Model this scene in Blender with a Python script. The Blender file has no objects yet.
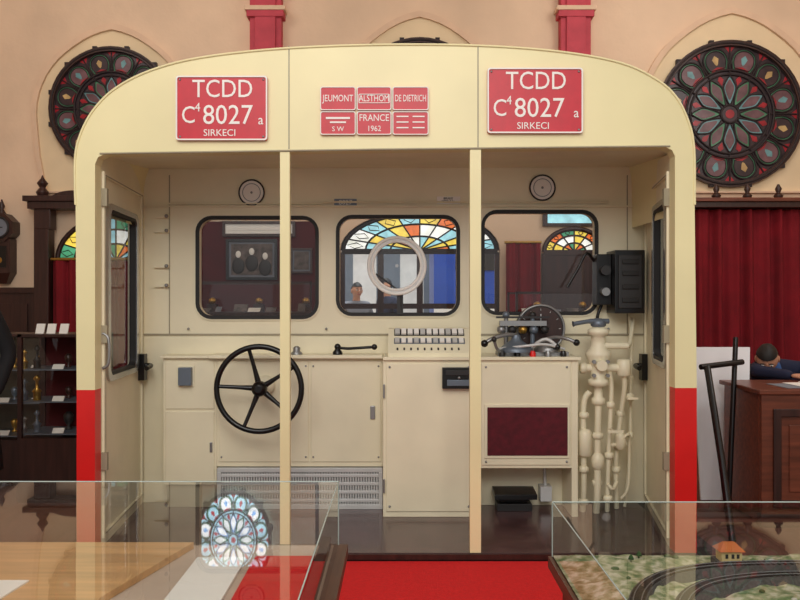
import bpy, bmesh, math, random
from mathutils import Vector, Matrix, noise
from mathutils.geometry import tessellate_polygon
random.seed(4)
pi=math.pi
C=bpy.context
# ------------------------------------------------------------------ materials
def lin(c):
    return tuple(((v/255)/12.92 if v/255<=0.04045 else ((v/255+0.055)/1.055)**2.4) for v in c)+(1,)
def M(name,rgb,rough=.5,metal=0,var=.08,scale=6,bump=0,bscale=40,emit=0,coat=0):
    m=bpy.data.materials.new(name); m.use_nodes=True
    nt=m.node_tree; b=nt.nodes['Principled BSDF']
    b.inputs['Roughness'].default_value=rough; b.inputs['Metallic'].default_value=metal
    b.inputs['Coat Weight'].default_value=coat
    tc=nt.nodes.new('ShaderNodeTexCoord'); n=nt.nodes.new('ShaderNodeTexNoise')
    n.inputs['Scale'].default_value=scale; n.inputs['Detail'].default_value=4
    nt.links.new(tc.outputs['Object'],n.inputs['Vector'])
    r=nt.nodes.new('ShaderNodeValToRGB'); c=lin(rgb)
    r.color_ramp.elements[0].position=.3; r.color_ramp.elements[1].position=.7
    r.color_ramp.elements[0].color=tuple(max(0,x*(1-var)) for x in c[:3])+(1,)
    r.color_ramp.elements[1].color=tuple(min(1,x*(1+var)) for x in c[:3])+(1,)
    nt.links.new(n.outputs['Fac'],r.inputs['Fac']); nt.links.new(r.outputs['Color'],b.inputs['Base Color'])
    if emit:
        nt.links.new(r.outputs['Color'],b.inputs['Emission Color']); b.inputs['Emission Strength'].default_value=emit
    if bump:
        n2=nt.nodes.new('ShaderNodeTexNoise'); n2.inputs['Scale'].default_value=bscale
        nt.links.new(tc.outputs['Object'],n2.inputs['Vector'])
        bp=nt.nodes.new('ShaderNodeBump'); bp.inputs['Strength'].default_value=bump; bp.inputs['Distance'].default_value=.01
        nt.links.new(n2.outputs['Fac'],bp.inputs['Height']); nt.links.new(bp.outputs['Normal'],b.inputs['Normal'])
    return m
def wood(name,rgb,rough=.4,axis=0,var=.35):
    m=M(name,rgb,rough,var=var,scale=3)
    nt=m.node_tree; n=[x for x in nt.nodes if x.type=='TEX_NOISE'][0]
    tc=[x for x in nt.nodes if x.type=='TEX_COORD'][0]
    mp=nt.nodes.new('ShaderNodeMapping'); s=[12,12,12]; s[axis]=1
    mp.inputs['Scale'].default_value=s
    nt.links.new(tc.outputs['Object'],mp.inputs['Vector']); nt.links.new(mp.outputs['Vector'],n.inputs['Vector'])
    return m
def glass(name,tint=(1,1,1),f0=.04,mul=.9):
    # thin sheet: symmetric Schlick reflection over a clear sheet
    m=bpy.data.materials.new(name); m.use_nodes=True; nt=m.node_tree; nt.nodes.clear()
    o=nt.nodes.new('ShaderNodeOutputMaterial'); mx=nt.nodes.new('ShaderNodeMixShader')
    t=nt.nodes.new('ShaderNodeBsdfTransparent'); t.inputs['Color'].default_value=tuple(tint)+(1,)
    g=nt.nodes.new('ShaderNodeBsdfGlossy'); g.inputs['Roughness'].default_value=.02
    f=nt.nodes.new('ShaderNodeLayerWeight'); f.inputs['Blend'].default_value=.5
    p=nt.nodes.new('ShaderNodeMath'); p.operation='POWER'; p.inputs[1].default_value=5
    mu=nt.nodes.new('ShaderNodeMath'); mu.operation='MULTIPLY_ADD'; mu.inputs[1].default_value=mul; mu.inputs[2].default_value=f0
    mu.use_clamp=True
    nt.links.new(f.outputs['Facing'],p.inputs[0]); nt.links.new(p.outputs[0],mu.inputs[0]); nt.links.new(mu.outputs[0],mx.inputs[0])
    nt.links.new(t.outputs[0],mx.inputs[1]); nt.links.new(g.outputs[0],mx.inputs[2]); nt.links.new(mx.outputs[0],o.inputs[0])
    return m
cream=M('cream_paint',(236,224,174),.4,var=.05,scale=2,bump=.08,bscale=12)
cream_in=M('cream_paint_inner',(236,226,196),.42,var=.06,scale=3,bump=.12,bscale=10)
cream_d=M('cream_paint_seam',(160,150,126),.5)
redp=M('red_paint',(220,26,24),.4,var=.05)
plate_red=M('placard_red',(196,22,44),.4,var=.06,scale=20)
white=M('white_paint',(240,236,230),.5,var=.03)
black=M('black_enamel',(14,13,14),.3,var=.1)
dark=M('dark_grey',(38,36,36),.5)
rubber=M('rubber',(26,24,23),.6)
chrome=M('chrome',(200,200,200),.25,metal=.9)
steel=M('steel',(150,150,150),.4,metal=.7)
bluegrey=M('blue_grey_metal',(110,120,132),.4,metal=.4)
grille=M('heater_metal',(206,206,204),.45,metal=.2)
maroon_p=M('maroon_panel',(86,8,24),.8,var=.25,scale=30)
cabfloor=M('linoleum',(84,60,60),.2,var=.25,scale=8)
roomfloor=wood('floor_boards',(104,66,54),.45,axis=1,var=.3)
plaster=M('peach_plaster',(232,203,173),.85,var=.12,scale=.9,bump=.3,bscale=15)
niche=M('niche_plaster',(235,212,174),.85,var=.08,scale=2)
mould=M('moulding_plaster',(228,196,166),.8,var=.06)
pil=M('pilaster_red',(192,68,82),.7,var=.16,scale=5)
curtain=M('red_velvet',(122,5,22),.9,var=.2,scale=4)
wine=M('wine_fabric',(78,14,20),.9,var=.2,scale=4)
dwood=wood('dark_wood',(56,30,24),.4,axis=2)
mwood=wood('mahogany',(108,56,38),.35,axis=0)
twood=wood('tan_wood',(206,160,108),.4,axis=0,var=.2)
brown=wood('brown_wood',(88,58,44),.4,axis=1)
iron=M('dark_iron',(36,24,26),.6)
redcarpet=M('red_carpet',(206,12,18),.9,var=.08,scale=60,bump=.3,bscale=200)
paper=M('paper',(238,235,228),.8,var=.04)
photo=M('photo_print',(90,80,76),.6,var=.7,scale=14)
gold=M('brass',(180,140,66),.3,metal=.8)
board=M('white_board',(246,247,250),.5,var=.02)
skinm=M('skin',(200,146,118),.5,var=.05)
navy=M('navy_cloth',(24,30,58),.85,var=.15)
blues=M('blue_shirt',(66,104,164),.8,var=.1)
coatm=M('black_coat',(14,13,16),.85,var=.2)
hairm=M('dark_hair',(22,17,15),.6,var=.3,scale=50)
eyew=M('eye_white',(235,232,228),.3)
lip=M('lips',(170,90,84),.5)
greyc=M('grey_cloth',(120,124,134),.9,var=.15)
gclear=glass('clear_glass',(.97,.985,.98)); gtop=glass('case_top_glass',(.96,.98,.975),.06,1.3); gwin=glass('window_glass',(.82,.84,.84),.04,.8); gdoor=glass('door_glass',(.6,.64,.66),.08,.9)
def pane(n,c,e): return M(n,c,.3,var=.3,scale=9,emit=e)  # emission put into the glass colour in place of daylight behind it
P_g=pane('pane_green',(62,112,80),.2);P_r=pane('pane_red',(140,24,34),.22);P_b=pane('pane_teal',(92,130,132),.2)
P_m=pane('pane_mauve',(98,68,72),.18);P_y=pane('pane_amber',(170,140,92),.2);P_k=pane('pane_smoke',(50,36,40),.15)
F_y=pane('fan_yellow',(246,205,80),.85);F_o=pane('fan_orange',(226,110,40),.75);F_c=pane('fan_cyan',(150,205,215),.9)
F_w=pane('fan_white',(240,240,225),1.0);F_g=pane('fan_green',(70,150,110),.7);F_r=pane('fan_red',(190,40,36),.7)
S_w=pane('sky_pane_white',(235,242,250),3.6);S_b=pane('sky_pane_blue',(120,170,225),3.0);S_g=pane('sky_pane_green',(60,150,110),2.2);S_r=pane('sky_pane_red',(190,50,70),2.2);S_c=pane('sky_pane_cyan',(170,215,240),3.4)  # stronger daylight glow put into these panes, for the case-top reflection
# ------------------------------------------------------------------ mesh builder
def smooth(pts,n=6,closed=False):
    P=[Vector(p) for p in pts]; out=[]; N=len(P)
    rng=range(N if closed else N-1)
    for i in rng:
        if closed: a,b,c,d=P[(i-1)%N],P[i],P[(i+1)%N],P[(i+2)%N]
        else: a,b,c,d=P[max(i-1,0)],P[i],P[i+1],P[min(i+2,N-1)]
        for k in range(n):
            t=k/n
            out.append(.5*((2*b)+(c-a)*t+(2*a-5*b+4*c-d)*t*t+(-a+3*b-3*c+d)*t**3))
    if not closed: out.append(P[-1])
    return out
def rr(x0,x1,z0,z1,r,n=6):
    o=[]
    for cx,cz,a in((x1-r,z1-r,0),(x0+r,z1-r,90),(x0+r,z0+r,180),(x1-r,z0+r,270)):
        for k in range(n+1):
            t=math.radians(a+90*k/n); o.append((cx+r*math.cos(t),cz+r*math.sin(t)))
    return o
def circ(cx,cz,r,n=32): return [(cx+r*math.cos(2*pi*k/n),cz+r*math.sin(2*pi*k/n)) for k in range(n)]
def frontmap(a,b,t): return (a,t,b)
def topmap(a,b,t): return (a,b,t)
class MB:
    def __init__(s): s.v=[];s.f=[];s.m=[];s.s=[];s.mats=[]
    def mi(s,mat):
        if mat not in s.mats: s.mats.append(mat)
        return s.mats.index(mat)
    def add(s,vs,fs,mat,sm=False):
        o=len(s.v); s.v+= [tuple(v) for v in vs]; i=s.mi(mat)
        for f in fs: s.f.append(tuple(o+k for k in f)); s.m.append(i); s.s.append(sm)
        return s
    def quad(s,a,b,c,d,mat): return s.add([a,b,c,d],[(0,1,2,3)],mat)
    def box(s,x0,x1,y0,y1,z0,z1,mat):
        vs=[(x,y,z) for x in(x0,x1) for y in(y0,y1) for z in(z0,z1)]
        return s.add(vs,[(0,1,3,2),(4,6,7,5),(0,4,5,1),(2,3,7,6),(0,2,6,4),(1,5,7,3)],mat)
    def hexa(s,bot,top,mat):
        vs=list(bot)+list(top); n=len(bot)
        fs=[tuple(range(n))[::-1],tuple(range(n,2*n))]+[(i,(i+1)%n,n+(i+1)%n,n+i) for i in range(n)]
        return s.add(vs,fs,mat)
    def tube(s,pts,r,mat,closed=False,seg=10):
        P=[Vector(p) for p in pts]; n=len(P)
        R=r if isinstance(r,(list,tuple)) else [r]*n
        T=[]
        for i in range(n):
            a=P[(i-1)%n] if closed or i>0 else P[i]; b=P[(i+1)%n] if closed or i<n-1 else P[i]
            T.append((b-a).normalized() if (b-a).length>1e-9 else Vector((0,0,1)))
        up=Vector((0,0,1)) if abs(T[0].z)<.9 else Vector((1,0,0))
        N=T[0].cross(up).normalized(); vs=[]
        for i in range(n):
            N=(N-T[i]*N.dot(T[i])); N.normalize(); B=T[i].cross(N)
            for k in range(seg):
                a=2*pi*k/seg; vs.append(P[i]+(N*math.cos(a)+B*math.sin(a))*R[i])
        fs=[]
        for i in range(n if closed else n-1):
            j=(i+1)%n
            for k in range(seg):
                l=(k+1)%seg; fs.append((i*seg+k,i*seg+l,j*seg+l,j*seg+k))
        s.add(vs,fs,mat,True)
        if not closed:
            s.add(vs[:seg],[tuple(range(seg))],mat); s.add(vs[-seg:],[tuple(range(seg))],mat)
        return s
    def cyl(s,p0,p1,r,mat,r2=None,seg=20): return s.tube([p0,p1],[r,r if r2 is None else r2],mat,seg=seg)
    def ring(s,c,R,r,mat,axis='y',n=40,seg=8,sx=1,sz=1):
        pts=[]
        for k in range(n):
            a=2*pi*k/n; u=R*sx*math.cos(a); w=R*sz*math.sin(a)
            pts.append((c[0]+u,c[1],c[2]+w) if axis=='y' else ((c[0]+u,c[1]+w,c[2]) if axis=='z' else (c[0],c[1]+u,c[2]+w)))
        return s.tube(pts,r,mat,True,seg)
    def lathe(s,prof,o,axis,mat,seg=24):
        ax=Vector(axis).normalized(); u=ax.cross(Vector((0,0,1)) if abs(ax.z)<.9 else Vector((1,0,0))).normalized(); w=ax.cross(u)
        vs=[]; o=Vector(o)
        for r,h in prof:
            for k in range(seg):
                a=2*pi*k/seg; vs.append(o+ax*h+(u*math.cos(a)+w*math.sin(a))*max(r,1e-4))
        fs=[(i*seg+k,i*seg+(k+1)%seg,(i+1)*seg+(k+1)%seg,(i+1)*seg+k) for i in range(len(prof)-1) for k in range(seg)]
        s.add(vs,fs,mat,True)
        s.add(vs[:seg],[tuple(range(seg))],mat); s.add(vs[-seg:],[tuple(range(seg))],mat)
        return s
    def ball(s,c,r,mat,R=None,n=14,m=10,fn=None,keep=None):
        if not isinstance(r,(tuple,list)): r=(r,r,r)
        c=Vector(c); vs=[]; loc=[]
        for i in range(m+1):
            t=pi*i/m
            for k in range(n):
                a=2*pi*k/n; p=Vector((math.sin(t)*math.cos(a),math.sin(t)*math.sin(a),math.cos(t)))
                loc.append(p.copy())
                if fn: p=fn(p)
                q=Vector((p.x*r[0],p.y*r[1],p.z*r[2]))
                if R: q=R@q
                vs.append(c+q)
        fs=[]
        for i in range(m):
            for k in range(n):
                f=(i*n+k,i*n+(k+1)%n,(i+1)*n+(k+1)%n,(i+1)*n+k)
                if keep and not all(keep(loc[j]) for j in f): continue
                fs.append(f)
        return s.add(vs,fs,mat,True)
    def plate(s,outer,holes,t0,t1,mat,mp=frontmap):
        loops=[[Vector((p[0],p[1],0)) for p in l] for l in [outer]+list(holes)]
        tris=tessellate_polygon(loops); flat=[p for l in loops for p in l]; n=len(flat)
        vs=[mp(p.x,p.y,t0) for p in flat]+[mp(p.x,p.y,t1) for p in flat]
        fs=[tuple(t) for t in tris]+[tuple(k+n for k in t)[::-1] for t in tris]
        o=0
        for l in loops:
            L=len(l); fs+=[(o+k,o+(k+1)%L,n+o+(k+1)%L,n+o+k) for k in range(L)]; o+=L
        return s.add(vs,fs,mat)
    def sheet(s,outer,t,mat,mp=frontmap):
        tris=tessellate_polygon([[Vector((p[0],p[1],0)) for p in outer]])
        return s.add([mp(p[0],p[1],t) for p in outer],[tuple(k) for k in tris],mat)
    def mesh(s,me,mat,mw=None,sm=False):
        vs=[(mw@v.co if mw else v.co.copy()) for v in me.vertices]
        return s.add(vs,[tuple(p.vertices) for p in me.polygons],mat,sm)
    def text(s,txt,x,z,y,h,mat,xs=1,ext=.004,rot=0):
        cu=bpy.data.curves.new('t','FONT'); cu.body=txt; cu.size=h*1.4; cu.align_x='CENTER'; cu.align_y='CENTER'; cu.extrude=ext/2
        cu.resolution_u=3
        ob=bpy.data.objects.new('t',cu); C.collection.objects.link(ob); C.view_layer.update()
        me=bpy.data.meshes.new_from_object(ob.evaluated_get(C.evaluated_depsgraph_get()))
        mw=Matrix.Translation((x,y,z))@Matrix.Rotation(pi/2,4,'X')@Matrix.Diagonal((xs,1,1,1))
        s.mesh(me,mat,mw); bpy.data.objects.remove(ob); return s
    def build(s,name,bevel=0,recalc=True):
        me=bpy.data.meshes.new(name)
        xs=[v[0] for v in s.v];ys=[v[1] for v in s.v];zs=[v[2] for v in s.v]
        o=Vector(((min(xs)+max(xs))/2,(min(ys)+max(ys))/2,min(zs)))
        me.from_pydata([Vector(v)-o for v in s.v],[],s.f)
        for m in s.mats: me.materials.append(m)
        me.polygons.foreach_set('material_index',s.m); me.polygons.foreach_set('use_smooth',s.s)
        if recalc:
            bm=bmesh.new(); bm.from_mesh(me); bmesh.ops.recalc_face_normals(bm,faces=bm.faces); bm.to_mesh(me); bm.free()
        me.update()
        ob=bpy.data.objects.new(name,me); ob.location=o; C.collection.objects.link(ob)
        if bevel:
            b=ob.modifiers.new('bevel','BEVEL'); b.width=bevel; b.segments=2; b.limit_method='ANGLE'; b.angle_limit=math.radians(50)
        return ob
def skin(pts,edges,rad,root=0,sub=2):
    me=bpy.data.meshes.new('s'); me.from_pydata(pts,edges,[]); ob=bpy.data.objects.new('s',me); C.collection.objects.link(ob)
    ob.modifiers.new('k','SKIN')
    for i,r in enumerate(rad):
        sv=me.skin_vertices[0].data[i]
        sv.radius=r if isinstance(r,tuple) else (r,r); sv.use_root=(i==root)
    sb=ob.modifiers.new('u','SUBSURF'); sb.levels=sub; sb.render_levels=sub
    C.view_layer.update()
    r=bpy.data.meshes.new_from_object(ob.evaluated_get(C.evaluated_depsgraph_get()))
    bpy.data.objects.remove(ob); return r

# ------------------------------------------------------------------ room shell
X0,X1,WY=-6.2,6.2,9.0
def arch(cx,cz,hw,peak,bot,k=1.0,n=24):
    o=[(cx-hw*.86,bot),(cx-hw*.95,cz-hw*.55),]
    for i in range(n+1):
        a=pi-pi*i/n; x=hw*math.cos(a); z=cz+(peak-cz)*(.92*math.sin(a)+.08*max(0,1-abs(x)/(hw*.55)))
        o.append((cx+x,z))
    o+=[(cx+hw*.95,cz-hw*.55),(cx+hw*.86,bot)]
    return o
def segarch(cx,zs,hw,h,bot,n=20):
    return [(cx-hw,bot)]+[(cx-hw*math.cos(pi*i/n),zs+h*math.sin(pi*i/n)) for i in range(n+1)]+[(cx+hw,bot)]
b=MB()
door_hole=segarch(.225,1.98,.9,.45,.02)
b.plate([(X0,0),(X1,0),(X1,6),(X0,6)],[door_hole],WY,WY+.25,plaster)
for cx,cz,hw,pk in((-3.229,3.5,.90,4.52),(3.72,3.5,1.04,4.70),(.22,3.55,.95,4.66)):
    A=arch(cx,cz,hw,pk,2.62); B=arch(cx,cz,hw*.94,pk-.07,2.64)
    b.plate(A,[B],WY-.05,WY,mould); b.plate(B,[],WY-.012,WY-.001,niche)
b.build('wall_back')
MB().box(X0-.2,X0,-3,WY+.25,0,6,plaster).build('wall_left')
MB().box(X1,X1+.2,-3,WY+.25,0,6,plaster).build('wall_right')
MB().box(X0-.2,X1+.2,-3,WY+.25,-.1,0,roomfloor).build('floor')
MB().box(X0-.2,X1+.2,1.5,WY+.25,6,6.1,plaster).build('ceiling')
b=MB()
b.box(X0,-4.03,WY-.05,WY-.001,0,1.5,dwood).box(X0,-4.03,WY-.08,WY-.001,1.5,1.56,dwood)
for k in range(5): b.box(-6.1+.4*k,-5.76+.4*k,WY-.07,WY-.05,.2,1.38,dwood)
b.build('wainscot')
for x0,x1 in((-1.665,-1.316),(1.78,2.115)):
    b=MB(); b.box(x0,x1,WY-.14,WY-.001,3.75,6,pil)
    b.box(x0+.06,x1-.06,WY-.17,WY-.14,3.85,5.95,pil)
    b.box(x0-.05,x1+.05,WY-.19,WY-.001,4.62,4.67,mould); b.box(x0-.03,x1+.03,WY-.18,WY-.001,4.55,4.62,pil)
    b.hexa([(x0+.1,WY-.03,3.55),(x1-.1,WY-.03,3.55),(x1-.1,WY-.001,3.55),(x0+.1,WY-.001,3.55)],[(x0,WY-.14,3.75),(x1,WY-.14,3.75),(x1,WY-.001,3.75),(x0,WY-.001,3.75)],mould)
    b.build('pilaster',.006)
# rosettes
def rosette(name,cx,cz,R,y,sz=1,pal=None):
    b=MB(); n=12
    g,r_,t_,m_,y_,k_=pal or (P_g,P_r,P_b,P_m,P_y,P_k)
    def L(a,pts,sc=1,c0=0):
        return [(cx+R*((c0+(q-c0)*sc)*math.cos(a)-w*sc*math.sin(a)),cz+R*((c0+(q-c0)*sc)*math.sin(a)+w*sc*math.cos(a))) for q,w in pts]
    b.plate(circ(cx,cz,R*.93,48),[],y,y+.01,k_)
    leaf=[(p.x,p.y) for p in smooth([(.13,0,0),(.24,.055,0),(.36,.085,0),(.45,.05,0),(.52,0,0),(.45,-.05,0),(.36,-.085,0),(.24,-.055,0)],3,True)]
    lobe=[(.60,-.125),(.70,-.165)]+[(.76+.15*math.sin(pi*k/10),-.165*math.cos(pi*k/10)) for k in range(0,11)]+[(.70,.165),(.60,.125)]
    for i in range(n):
        a=2*pi*i/n; d=2*pi/n; m=a+d/2
        b.plate(L(m,lobe),[],y-.004,y-.001,g); b.plate(L(m,lobe,.82,.74),[],y-.008,y-.004,(m_,k_)[i%2])
        b.plate(L(m,[(.82,0),(.77,.045),(.70,.02),(.68,0),(.70,-.02),(.77,-.045)]),[],y-.011,y-.008,(t_,y_)[i%2])
        b.plate(L(m,[(.66,0),(.63,.09),(.61,.09),(.61,-.09),(.63,-.09)]),[],y-.011,y-.008,r_)
        b.plate(L(a,[(.92,.07),(.83,0),(.92,-.07)]),[],y-.006,y-.001,r_)
        b.plate(L(a,leaf),[],y-.004,y-.001,(g,t_)[i%2]); b.plate(L(a,leaf,.72,.36),[],y-.008,y-.004,m_)
        b.plate(L(m,[(.54,0),(.48,.04),(.40,0),(.48,-.04)]),[],y-.008,y-.001,r_)
        b.tube([(p[0],y-.012,p[1]) for p in L(m,lobe)],R*.013,iron,False,6)
        b.tube([(p[0],y-.012,p[1]) for p in L(m,lobe,.82,.74)],R*.007,iron,True,5)
        b.tube([(p[0],y-.010,p[1]) for p in L(a,leaf)],R*.010,iron,True,6)
        b.tube([(p[0],y-.012,p[1]) for p in L(a,[(.52,0),(.94,0)])],R*.012,iron,seg=6)
    b.plate(circ(cx,cz,R*.12),[],y-.012,y-.001,k_); b.plate(circ(cx,cz,R*.06,16),[],y-.016,y-.012,r_)
    for r,w in((.12,.014),(.54,.014),(.60,.018),(.93,.014)): b.ring((cx,y-.014,cz),R*r,R*w,iron,n=40,seg=6)
    b.plate(circ(cx,cz,R*1.0,48),[circ(cx,cz,R*.925,48)],y-.05,y+.008,dwood)
    b.ring((cx,y-.05,cz),R*.962,R*.016,iron,n=48)
    for i in range(12):
        a=2*pi*i/12+pi/12; b.box(cx+R*math.cos(a)-.025,cx+R*math.cos(a)+.025,y-.04,y+.008,cz+R*math.sin(a)-.025,cz+R*math.sin(a)+.025,iron)
    if sz!=1: b.v=[(v[0],v[1],cz+(v[2]-cz)*sz) for v in b.v]
    b.build(name)
rosette('window_1',-3.229,3.56,.69,WY-.04)
rosette('window_2',3.69,3.50,.82,WY-.04)
rosette('window_3',.22,3.58,.77,WY-.04)
rosette('window_4',-1.86,2.92,.43,WY-.06,1.3,(S_g,S_r,S_b,S_w,S_r,S_c))
def fan(b,cx,zs,hw,h,y,cols,frame=dwood,n=8):
    for i in range(n):
        a0=pi-pi*i/n;a1=pi-pi*(i+1)/n
        for j,(r0,r1) in enumerate(((.05,.38),(.38,.7),(.7,.98))):
            k=2; o=[(cx+hw*r1*math.cos(a0+(a1-a0)*q/k),zs+h*r1*math.sin(a0+(a1-a0)*q/k)) for q in range(k+1)]
            o+=[(cx+hw*r0*math.cos(a1-(a1-a0)*q/k),zs+h*r0*math.sin(a1-(a1-a0)*q/k)) for q in range(k+1)]
            b.plate(o,[],y,y+.008,cols[(i*2+j*3)%len(cols)])
        b.tube([(cx,y-.005,zs),(cx+hw*math.cos(a0),y-.005,zs+h*math.sin(a0))],.009,frame,seg=6)
        a=(a0+a1)/2
        b.tube([(cx+hw*q*math.cos(a+w),y-.006,zs+h*q*math.sin(a+w)) for q,w in((.74,0),(.84,.09),(.95,0),(.84,-.09))],.006,frame,True,5)
    for r in (.38,.7,.99): b.tube([(cx+hw*r*math.cos(pi-pi*q/20),y-.005,zs+h*r*math.sin(pi-pi*q/20)) for q in range(21)],.012 if r<.9 else .03,frame,seg=6)
    b.box(cx-hw,cx+hw,y-.03,y+.02,zs-.04,zs+.02,frame)
cols=[F_y,F_c,F_o,F_w,F_c,F_y,F_g,F_r]
b=MB(); fan(b,.225,1.98,.88,.43,WY+.08,[F_c,F_w,F_y,F_c,F_o,F_y,F_w],iron,10)
for x in(-.66,-.22,.225,.67,1.11): b.box(x-.035,x+.035,WY+.06,WY+.11,.03,1.96,dwood)
for z in(.06,.75,1.35): b.box(-.66,1.11,WY+.065,WY+.105,z-.03,z+.03,dwood)
b.box(-.66,1.11,WY+.07,WY+.1,.03,.72,dwood)
b.quad((-.66,WY+.085,.72),(1.11,WY+.085,.72),(1.11,WY+.085,1.96),(-.66,WY+.085,1.96),gclear)
b.build('door_1')
b=MB(); fan(b,-3.18,1.86,.66,.5,WY-.04,cols); b.box(-3.84,-2.52,WY-.045,WY-.005,.05,1.84,dwood); b.build('window_6')
b=MB(); fan(b,1.95,1.96,.34,.26,WY-.04,[F_y,F_w,F_o,F_y,F_g,F_w],n=6); b.box(1.59,2.31,WY-.06,WY-.005,.05,1.94,dwood); b.box(1.65,2.25,WY-.03,WY-.005,2.28,2.40,F_c); b.plate([(1.6,2.25),(2.3,2.25),(2.3,2.44),(1.6,2.44)],[[(1.65,2.28),(2.25,2.28),(2.25,2.40),(1.65,2.40)]],WY-.06,WY-.005,dwood); b.build('window_5')
# door surround left
b=MB()
for x in(-4.02,-2.5): b.box(x,x+.16,WY-.22,WY-.062,0,2.2,dwood)
b.box(-4.08,-2.3,WY-.25,WY-.062,2.42,2.5,dwood); b.box(-4.12,-2.26,WY-.28,WY-.062,2.5,2.56,dwood)
b.box(-4.02,-3.84,WY-.22,WY-.062,2.2,2.42,dwood).box(-2.52,-2.34,WY-.22,WY-.062,2.2,2.42,dwood)
b.lathe([(.05,0),(.07,.05),(.03,.1),(.06,.15),(.02,.2),(.004,.24)],(-3.95,WY-.16,2.56),(0,0,1),dwood)
b.plate(smooth([(-3.85,2.56),(-3.7,2.62),(-3.4,2.64),(-3.23,2.72),(-3.06,2.64),(-2.8,2.62),(-2.6,2.56)],5),[],WY-.2,WY-.16,dwood)
b.build('door_surround',.004)
def drape(name,x0,x1,y,z0,z1,folds,amp,mat):
    b=MB(); nx=folds*10; nz=8; vs=[];
    for j in range(nz+1):
        z=z0+(z1-z0)*j/nz
        for i in range(nx+1):
            t=i/nx; yy=y+amp*math.sin(t*folds*2*pi+.9*math.sin(t*9+z*.7))*(1.1-.4*j/nz)+amp*.5*math.sin(t*folds*3.1*pi+1+z*.4)
            vs.append((x0+(x1-x0)*t,yy,z))
    fs=[(j*(nx+1)+i,j*(nx+1)+i+1,(j+1)*(nx+1)+i+1,(j+1)*(nx+1)+i) for j in range(nz) for i in range(nx)]
    b.add(vs,fs,mat,True); return b
b=drape('',-3.84,-2.52,WY-.17,.03,1.86,10,.03,curtain); b.cyl((-3.85,WY-.17,1.87),(-2.51,WY-.17,1.87),.018,gold); b.build('curtain',recalc=False)
b=drape('',2.6,5.3,WY-.42,.03,2.39,16,.05,curtain); b.build('curtain.001',recalc=False)
b=MB().box(2.5,5.4,WY-.55,WY-.02,2.40,2.46,dwood).box(2.48,5.42,WY-.58,WY-.02,2.46,2.5,mwood)
for k in range(9): b.lathe([(.04,0),(.05,.03),(.02,.06),(.035,.1),(.01,.15)],(2.7+.33*k,WY-.5,2.5),(0,0,1),dwood,12)
b.build('curtain_pelmet',.004)
# wall panels + frames
MB().box(-2.3,-.76,WY-.05,WY-.002,.02,2.3,wine).build('wall_hanging')
b=drape('',1.18,1.56,WY-.12,.03,2.05,4,.025,curtain); b.cyl((1.16,WY-.12,2.06),(1.57,WY-.12,2.06),.015,gold); b.build('curtain.002',recalc=False)
def frame(name,x0,x1,z0,z1,y,fm,pm,mat_in=paper,w=.03,mt=.04):
    b=MB(); b.plate([(x0,z0),(x1,z0),(x1,z1),(x0,z1)],[[(x0+w,z0+w),(x1-w,z0+w),(x1-w,z1-w),(x0+w,z1-w)]],y-.03,y,fm)
    b.box(x0+w,x1-w,y-.012,y-.002,z0+w,z1-w,mat_in); b.box(x0+w+mt,x1-w-mt,y-.016,y-.012,z0+w+mt,z1-w-mt,pm); return b
frame('',-1.98,-1.17,2.13,2.30,WY-.055,dwood,paper).build('picture_frame')
b=frame('',-1.94,-1.37,1.645,2.10,WY-.055,black,photo,greyc,.03,.025)
for k,(dx,dz) in enumerate(((-.15,.02),(0,.05),(.15,.0))):
    x=-1.655+dx; z=1.88+dz; b.ball((x,WY-.075,z+.03),(.03,.006,.04),paper); b.ball((x,WY-.075,z-.1),(.07,.006,.09),dark)
b.build('picture_frame.001')
frame('',-1.22,-.98,1.72,2.0,WY-.055,dwood,photo,greyc,.02,.02).build('picture_frame.002')
def desk_showcase(name,x0,x1,y0,y1,h,top):
    b=MB()
    for x in(x0,x1-.06):
        for y in(y0,y1-.06): b.box(x,x+.06,y,y+.06,0,h,dwood)
    b.box(x0,x1,y0,y1,h,h+.06,dwood)
    n=8
    for k in range(n):
        x=x0+.08+(x1-x0-.24)*k/(n-1); w=random.uniform(.05,.14); hh=random.uniform(.09,.15)
        yy=y0+.08+.1*(k%2)
        b.hexa([(x,yy,h+.065),(x+w,yy,h+.065),(x+w,yy+.02,h+.065),(x,yy+.02,h+.065)],[(x,yy+.08,h+hh),(x+w,yy+.08,h+hh),(x+w,yy+.1,h+hh),(x,yy+.1,h+hh)],(paper,photo,greyc,photo)[k%4])
        if k%3==1: b.box(x,x+.1,y1-.2,y1-.1,h+.06,h+.14,dwood).ball((x+.05,y1-.15,h+.17),(.04,.04,.035),gold)
    for x in(x0,x1-.02):
        for y in(y0,y1-.02): b.box(x,x+.02,y,y+.02,h+.06,top,dwood)
    b.box(x0,x1,y0,y0+.02,top-.02,top,dwood);b.box(x0,x1,y1-.02,y1,top-.02,top,dwood)
    b.quad((x0+.02,y0+.007,h+.06),(x1-.02,y0+.007,h+.06),(x1-.02,y0+.007,top-.02),(x0+.02,y0+.007,top-.02),gclear); b.build(name,0)
desk_showcase('showcase',-2.2,-.85,7.7,8.3,1.24,1.60)
desk_showcase('showcase.001',1.1,2.4,7.6,8.2,1.20,1.5)
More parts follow.
